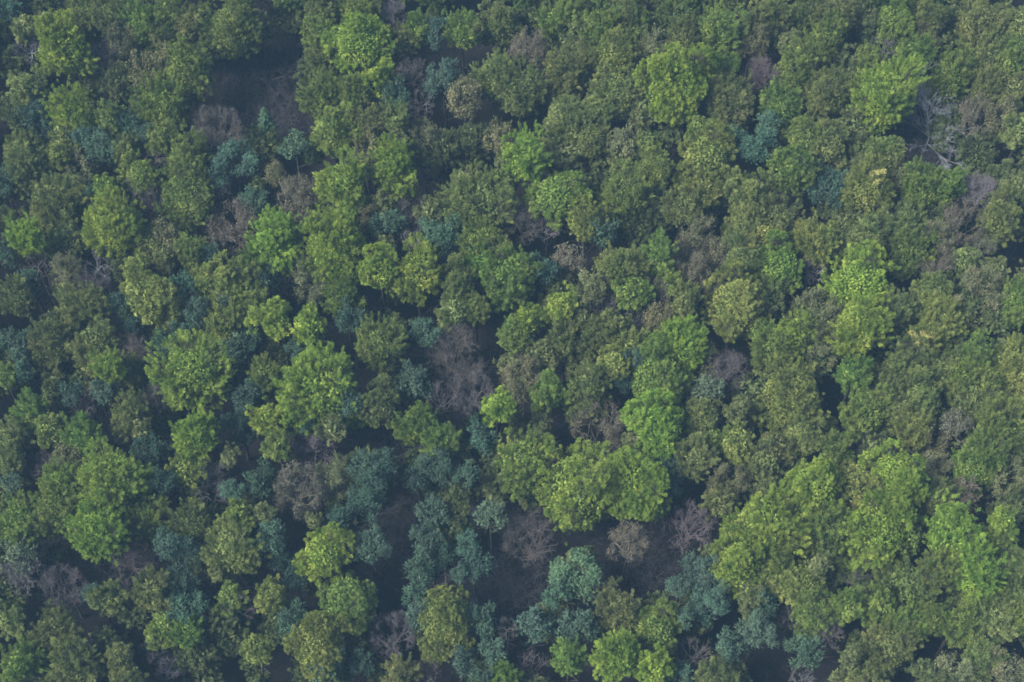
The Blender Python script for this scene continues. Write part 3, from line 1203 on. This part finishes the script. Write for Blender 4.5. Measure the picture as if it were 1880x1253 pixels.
# fallen wood in the clearings
def fallen(pts, rad, label, pale):
    q = [at(px, py, 0.4)[0] for px, py in pts]
    e0 = q[0]; P = np.array(q) - e0
    P[:, 2] = relief(np.array([k[0] for k in q]), np.array([k[1] for k in q])) + rad * 0.8
    n = len(P)
    rs = np.linspace(rad, rad * 0.35, n)
    w = twigs(P[:-1], P[1:], rs[:-1], rs[1:])
    ch = [(*w, 0, np.ones(len(w[0])))]
    r = np.random.default_rng(int(pts[0][0]))
    d = unit(P[-1] - P[0])
    st = P[r.integers(1, n, 7)]
    a = grow(r, st, unit(d + r.normal(0, 0.5, (7, 3)) + np.array([0, 0, 0.3])), r.uniform(1.2, 2.6, 7), np.full(7, rad * 0.4), 3, 0.4, 0.05, 0.6, (2, 4), 0.6)
    w = twigs(a[0], a[1], np.maximum(a[2], 0.02), np.maximum(a[3], 0.018))
    ch.append((*w, 0, np.ones(len(w[0]))))
    o = obj('fallen_branch', mesh_of('fallen_branch_mesh', ch, [pale]))
    o.location = (e0[0], e0[1], 0)
    o['label'] = label; o['category'] = 'branch'
    return o


M_PALE = bark_material('weathered_wood', (0.17, 0.165, 0.165), (0.28, 0.27, 0.27), 1.0)
fallen([(498, 146), (520, 138), (543, 122), (560, 104)], 0.14, 'long pale fallen branch lying across the dark clearing', M_PALE)
fallen([(487, 130), (494, 152), (504, 176)], 0.16, 'thin dark fallen trunk lying steeply in the dark clearing', M_BARK)
fallen([(172, 470), (184, 480), (196, 492)], 0.12, 'short pale fallen branch in a dark gap under olive crowns', M_PALE)

# ---------------------------------------------------------------- haze, sky, sun, camera
SUN_AZ, SUN_EL = math.radians(-112), math.radians(55)     # from +Y clockwise; the light comes from the left
bpy.ops.mesh.primitive_cube_add(size=1)
hz = bpy.context.object; hz.name = 'haze'; hz.data.name = 'haze_mesh'
hz.scale = (3200, 3200, 258); hz.location = (0, 0, 258 / 2 - 2.2)
hz['kind'] = 'stuff'
mh, nt, out = new_mat('haze_air')
pv = nt.nodes.new('ShaderNodeVolumePrincipled')
pv.inputs['Density'].default_value = HAZE_D
pv.inputs['Color'].default_value = HAZE_C
pv.inputs['Anisotropy'].default_value = 0.0
nt.links.new(pv.outputs['Volume'], out.inputs['Volume'])
hz.data.materials.append(mh)

wd = bpy.data.worlds.new('World'); scene.world = wd; wd.use_nodes = True
nt = wd.node_tree
bg = nt.nodes['Background']
sky = nt.nodes.new('ShaderNodeTexSky'); sky.sky_type = 'NISHITA'; sky.sun_disc = False
sky.sun_elevation = SUN_EL; sky.sun_rotation = SUN_AZ % (2 * math.pi)
sky.dust_density = 2.0
nt.links.new(sky.outputs['Color'], bg.inputs['Color']); bg.inputs['Strength'].default_value = SKY_S

sd = bpy.data.lights.new('sun', 'SUN'); sd.energy = SUN_S; sd.angle = math.radians(SUN_A); sd.color = (1.0, 0.94, 0.84)
so = bpy.data.objects.new('sun', sd); col.objects.link(so)
sv = np.array([math.sin(SUN_AZ) * math.cos(SUN_EL), math.cos(SUN_AZ) * math.cos(SUN_EL), math.sin(SUN_EL)])
from mathutils import Vector
so.rotation_euler = Vector(sv).to_track_quat('Z', 'Y').to_euler()

cd = bpy.data.cameras.new('camera'); cam = bpy.data.objects.new('camera', cd); col.objects.link(cam)
cam.location = CAM; cam.rotation_euler = (math.pi / 2 - PITCH, 0, 0)
cd.sensor_width = 36; cd.lens = 18 / math.tan(HFOV / 2); cd.clip_end = 6000; cd.clip_start = 0.5
scene.camera = cam

vs = scene.view_settings
vs.view_transform = 'Standard'; vs.look = 'None'; vs.exposure = EXPO; vs.gamma = 1.0
scene.render.engine = 'CYCLES'
cy = scene.cycles
cy.max_bounces = 4; cy.diffuse_bounces = 3; cy.transmission_bounces = 2; cy.glossy_bounces = 1; cy.volume_bounces = 0; cy.transparent_max_bounces = 4
cy.use_denoising = True
cy.filter_width = 1.7
cy.sample_clamp_indirect = 4


# ---------------------------------------------------------------- labels: each tree told by its look and by the striking tree it stands beside
MARKS = {
    (121, 91): 'tall lime tree in the dark upper left corner',
    (264, 45): 'fresh green tree on the upper edge left of a dull crown',
    (398, 225): 'purplish leafless tree below the big dark clearing',
    (422, 62): 'big green tree on the edge of the dark clearing',
    (488, 222): 'narrow pointed spruce in the dark clearing',
    (660, 78): 'tall lime tree along the upper edge near the clearing',
    (800, 60): 'blue-green pine near the upper edge between green trees',
    (813, 155): 'tall blue-green pine beside a purple leafless tree',
    (758, 135): 'purple leafless tree squeezed between two pines',
    (972, 92): 'pale tan budding tree near the upper edge',
    (1122, 100): 'yellowish crowned tree near the upper edge',
    (1240, 165): 'huge lime tree of the upper wood',
    (1322, 46): 'bright green tree by the upper edge right of centre',
    (1485, 60): '',
    (1620, 187): 'tall bright lime tree left of the dead tree',
    (1742, 145): 'leafy green tree above the dead tree',
    (1592, 346): 'yellowish tree with a spot of golden blossom',
    (1688, 628): 'tree with a broad patch of golden blossom',
    (1375, 270): 'big blue-green pine in the upper right wood',
    (1512, 347): 'dark teal pine left of the gold-spotted tree',
    (1763, 402): 'large tan budding tree near the right edge',
    (1791, 210): 'tan budding tree right of the dead tree',
    (965, 290): 'slender lime tree in the upper middle',
    (1022, 362): 'broad green tree below the slender lime tree',
    (875, 380): 'huge olive dome with yellowish sprays',
    (723, 315): 'lime tree, right one of a bright pair',
    (632, 335): 'round lime tree, left one of a bright pair',
    (553, 360): 'grey-brown dome of bare twigs with faint buds',
    (543, 272): 'pale mint pine beside the dark clearing',
    (428, 296): 'spreading teal pine below the purplish leafless tree',
    (344, 365): 'large bright green tree of the left wood',
    (210, 415): 'large lime tree of the left wood',
    (106, 356): 'broad olive dome near the left edge',
    (430, 410): 'pale fawn budding tree between bright green trees',
    (612, 462): 'tallest feathery lime tree left of centre',
    (507, 440): 'broad lime tree left of the tallest feathery one',
    (766, 503): 'lime tree with a round feathery crown at centre',
    (273, 548): 'gold-olive tree of rounded clumps in the left wood',
    (102, 632): 'large pale olive tree near the left edge',
    (355, 688): 'large feathery lime tree of the lower left wood',
    (592, 712): 'very wide yellow-lime dome left of centre',
    (643, 590): 'lone blue-green pine above the wide yellow-lime dome',
    (566, 594): 'small round yellow-lime tree with a dark rim',
    (838, 645): 'big brown leafless tree near the middle',
    (763, 705): 'blue-green pine left of the big brown leafless tree',
    (915, 744): 'small vivid lime tree below the middle',
    (935, 518): 'large green tree with a pine at its side',
    (1000, 493): 'small teal pine pressed against a large green tree',
    (1280, 482): 'wide pale brown budding tree right of centre',
    (1428, 490): 'vivid green tree beside a dark leafless one',
    (1577, 509): 'wide lime crown of the right wood',
    (1577, 606): 'lime tree directly under the wide lime crown',
    (1350, 560): 'large yellow-olive tree of rounded clumps right of centre',
    (1335, 674): 'dark purple leafless tree right of centre',
    (1450, 728): 'very large yellow-tan tree of the right wood',
    (1207, 778): 'bright lime tree of bulging clumps right of centre',
    (1207, 684): 'green tree of several bulging lobes right of centre',
    (1013, 722): 'slim vivid green tree below the middle',
    (1100, 780): 'wide drab tan budding tree below the middle',
    (1165, 528): 'small dark green ball shaped tree right of centre',
    (1715, 590): 'yellowish tree above the golden blossom',
    (1862, 560): 'tall green tree cut by the right edge',
    (1800, 537): 'large drab brownish tree near the right edge',
    (1587, 758): 'upright green tree above the big lime cluster',
    (210, 866): 'broad lime crown of the lower left wood',
    (181, 952): 'vivid yellow-green tree in the lower left wood',
    (388, 882): 'dark purple leafless tree of the lower left wood',
    (430, 1012): 'pale yellow-olive tall tree of the lower left wood',
    (318, 1004): 'round dark teal pine in the lower left wood',
    (116, 1072): 'grey-purple leafless tree in the lower left gloom',
    (348, 1113): '',
    (349, 1113): 'pale teal pine with drooping plumes at lower left',
    (547, 900): 'large grey-brown budding tree above a lime dome',
    (572, 810): 'grey leafless tree under the wide yellow-lime dome',
    (596, 1016): 'round yellow-lime dome with tight curls at lower left',
    (638, 1091): 'wide green tree below the tightly curled lime dome',
    (586, 1169): 'large yellow-olive dome near the lower edge',
    (497, 1098): 'tall olive-gold tree left of the wide green one',
    (686, 851): 'upper pine of the column left of the dark path',
    (675, 999): '',
    (676, 999): 'lowest pine of the column left of the dark path',
    (800, 856): 'upper pine of the row right of the dark path',
    (856, 951): 'small silvery leafless tree among pines',
    (902, 951): 'pale mint pine beside the silvery leafless tree',
    (822, 1142): 'large old-gold tree between pines near the lower edge',
    (874, 1041): 'light-topped pine above the old-gold tree',
    (718, 1156): 'wide purplish leafless tree left of the old-gold tree',
    (962, 854): 'large green tree left of the giant lime crown',
    (1060, 906): 'giant yellow-lime crown below the middle',
    (1166, 888): 'big lime crown touching the giant one',
    (970, 986): 'wide leafless tree below and left of the giant crown',
    (1262, 972): 'round pinkish leafless tree right of the giant crown',
    (1057, 1043): 'spreading pale mint pine below the giant crown',
    (1203, 1146): 'green tree of curling clumps near the lower edge',
    (1133, 1206): 'tall lime tree cut by the lower edge',
    (980, 1148): 'teal pine left of a paler pine near the lower edge',
    (1388, 1162): 'largest pine near the lower edge right of centre',
    (1292, 1046): 'teal pine below the round pinkish leafless tree',
    (1404, 956): 'wide yellow-green crown left of the lime cluster',
    (1494, 884): 'upper left crown of the big lime cluster',
    (1566, 890): 'yellower middle crown of the big lime cluster',
    (1640, 872): 'upper right crown of the big lime cluster',
    (1604, 964): 'widest lower crown of the big lime cluster',
    (1514, 972): 'lower left crown of the big lime cluster',
    (1662, 1064): 'broad dull olive dome below the big lime cluster',
    (1475, 1193): 'lone teal pine near the lower edge under green trees',
    (1746, 966): 'lime tree right of the big lime cluster',
    (1783, 851): 'emerald tree near the lower right edge',
    (1857, 1216): '',
    (1757, 1216): 'wide tan-green budding tree in the lower right corner',
    (362, 786): 'small lime tree below the large feathery lime tree',
    (155, 795): 'round emerald tree in the lower left wood',
    (36, 550): 'tall olive tree by the left edge',
    (1630, 1167): 'dark olive tree near the lower edge below green ones',
    (140, 1196): 'rounded olive tree in the lower left corner',
}
HUE = {'L': 'lime', 'Y': 'yellow-olive', 'G': 'green', 'E': 'emerald', 'O': 'olive', 'D': 'dull dark green', 'T': 'drab olive-brown', 'A': 'pale tan',
       'P': 'blue-green', 'Q': 'dark teal', 'M': 'pale mint', 'S': 'dark green', 'B': 'purple-brown', 'W': 'greyish', 'H': 'silvery'}
NOUN = {'broadleaf_tree': 'tree', 'budding_tree': 'budding tree', 'pine_tree': 'pine', 'bare_tree': 'leafless tree', 'spruce_tree': 'spruce'}


def bulk(t):
    s = (t.w * t.h) ** 0.5
    return 'tiny' if s < 43 else 'small' if s < 56 else 'medium' if s < 72 else 'large'


def build_of(t):
    k = t.h / t.w
    return 'tall' if k > 1.25 else 'wide' if k < 0.88 else 'rounded'


def way(a, b):
    """Where a stands from b, as seen in the photograph."""
    dx, dy = a.x - b.x, a.y - b.y
    o = int(((math.degrees(math.atan2(-dy, dx)) + 382.5) % 360) // 45)
    return ['right of', 'above and right of', 'above', 'above and left of', 'left of', 'below and left of', 'below', 'below and right of'][o]


whole = [t for t in trees if hasattr(t, 'obj')]
marks = []
for t in whole:
    s = MARKS.get((int(t.x), int(t.y)))
    if s:
        t.obj['label'] = s; t.mark = s
        marks.append(t)
dead = Tree(); dead.x, dead.y, dead.mark, dead.obj, dead.w, dead.h = 1705.0, 225.0, 'dead tree with bleached limbs', DEAD, 110, 160
marks.append(dead)


def gap2(a, b):
    return (a.x - b.x) ** 2 + (a.y - b.y) ** 2


used = {m.obj['label'] for m in marks}


def short(text, n):
    return len(text.replace('-', ' - ').split()) <= n


for t in sorted([t for t in whole if 'label' not in t.obj], key=lambda t: -t.w * t.h):
    near = sorted(marks, key=lambda m: gap2(t, m))[:9]
    best = None
    for words_of in (lambda k: f'{bulk(k)} {HUE[k.c]} {NOUN[k.kind]}', lambda k: f'{bulk(k)} {build_of(k)} {HUE[k.c]} {NOUN[k.kind]}'):
        for m in near:
            w, me_ = way(t, m), words_of(t)
            d = gap2(t, m)
            # the words must point at this tree: no other of the same words the same way from the same mark, unless much farther off
            if any(k is not t and words_of(k) == me_ and way(k, m) == w and gap2(k, m) < 2.6 * d for k in whole):
                continue
            text = f'{me_} {"just " if d < 90 ** 2 else ""}{w} the {m.mark}'
            if len(text.split()) <= 16 and text not in used:
                best = text; break
        if best:
            break
    if best is None:                                     # alike neighbours: count outward from the mark
        for m in near:
            w, me_ = way(t, m), f'{bulk(t)} {HUE[t.c]} {NOUN[t.kind]}'
            row = sorted([k for k in whole if f'{bulk(k)} {HUE[k.c]} {NOUN[k.kind]}' == me_ and way(k, m) == w], key=lambda k: gap2(k, m))
            n = row.index(t)
            if n < 4:
                text = f'{["nearest", "second", "third", "fourth"][n]} {me_} {w} the {m.mark}'
                if len(text.split()) <= 16 and text not in used:
                    best = text; break
    if best is None:
        best = f'{bulk(t)} {build_of(t)} {HUE[t.c]} {NOUN[t.kind]} {way(t, near[0])} the {near[0].mark}'
        if len(best.split()) > 16:
            best = ' '.join(best.replace(f'{build_of(t)} ', '', 1).split()[:16])
        print('LABEL not unique:', best)
    used.add(best)
    t.obj['label'] = best
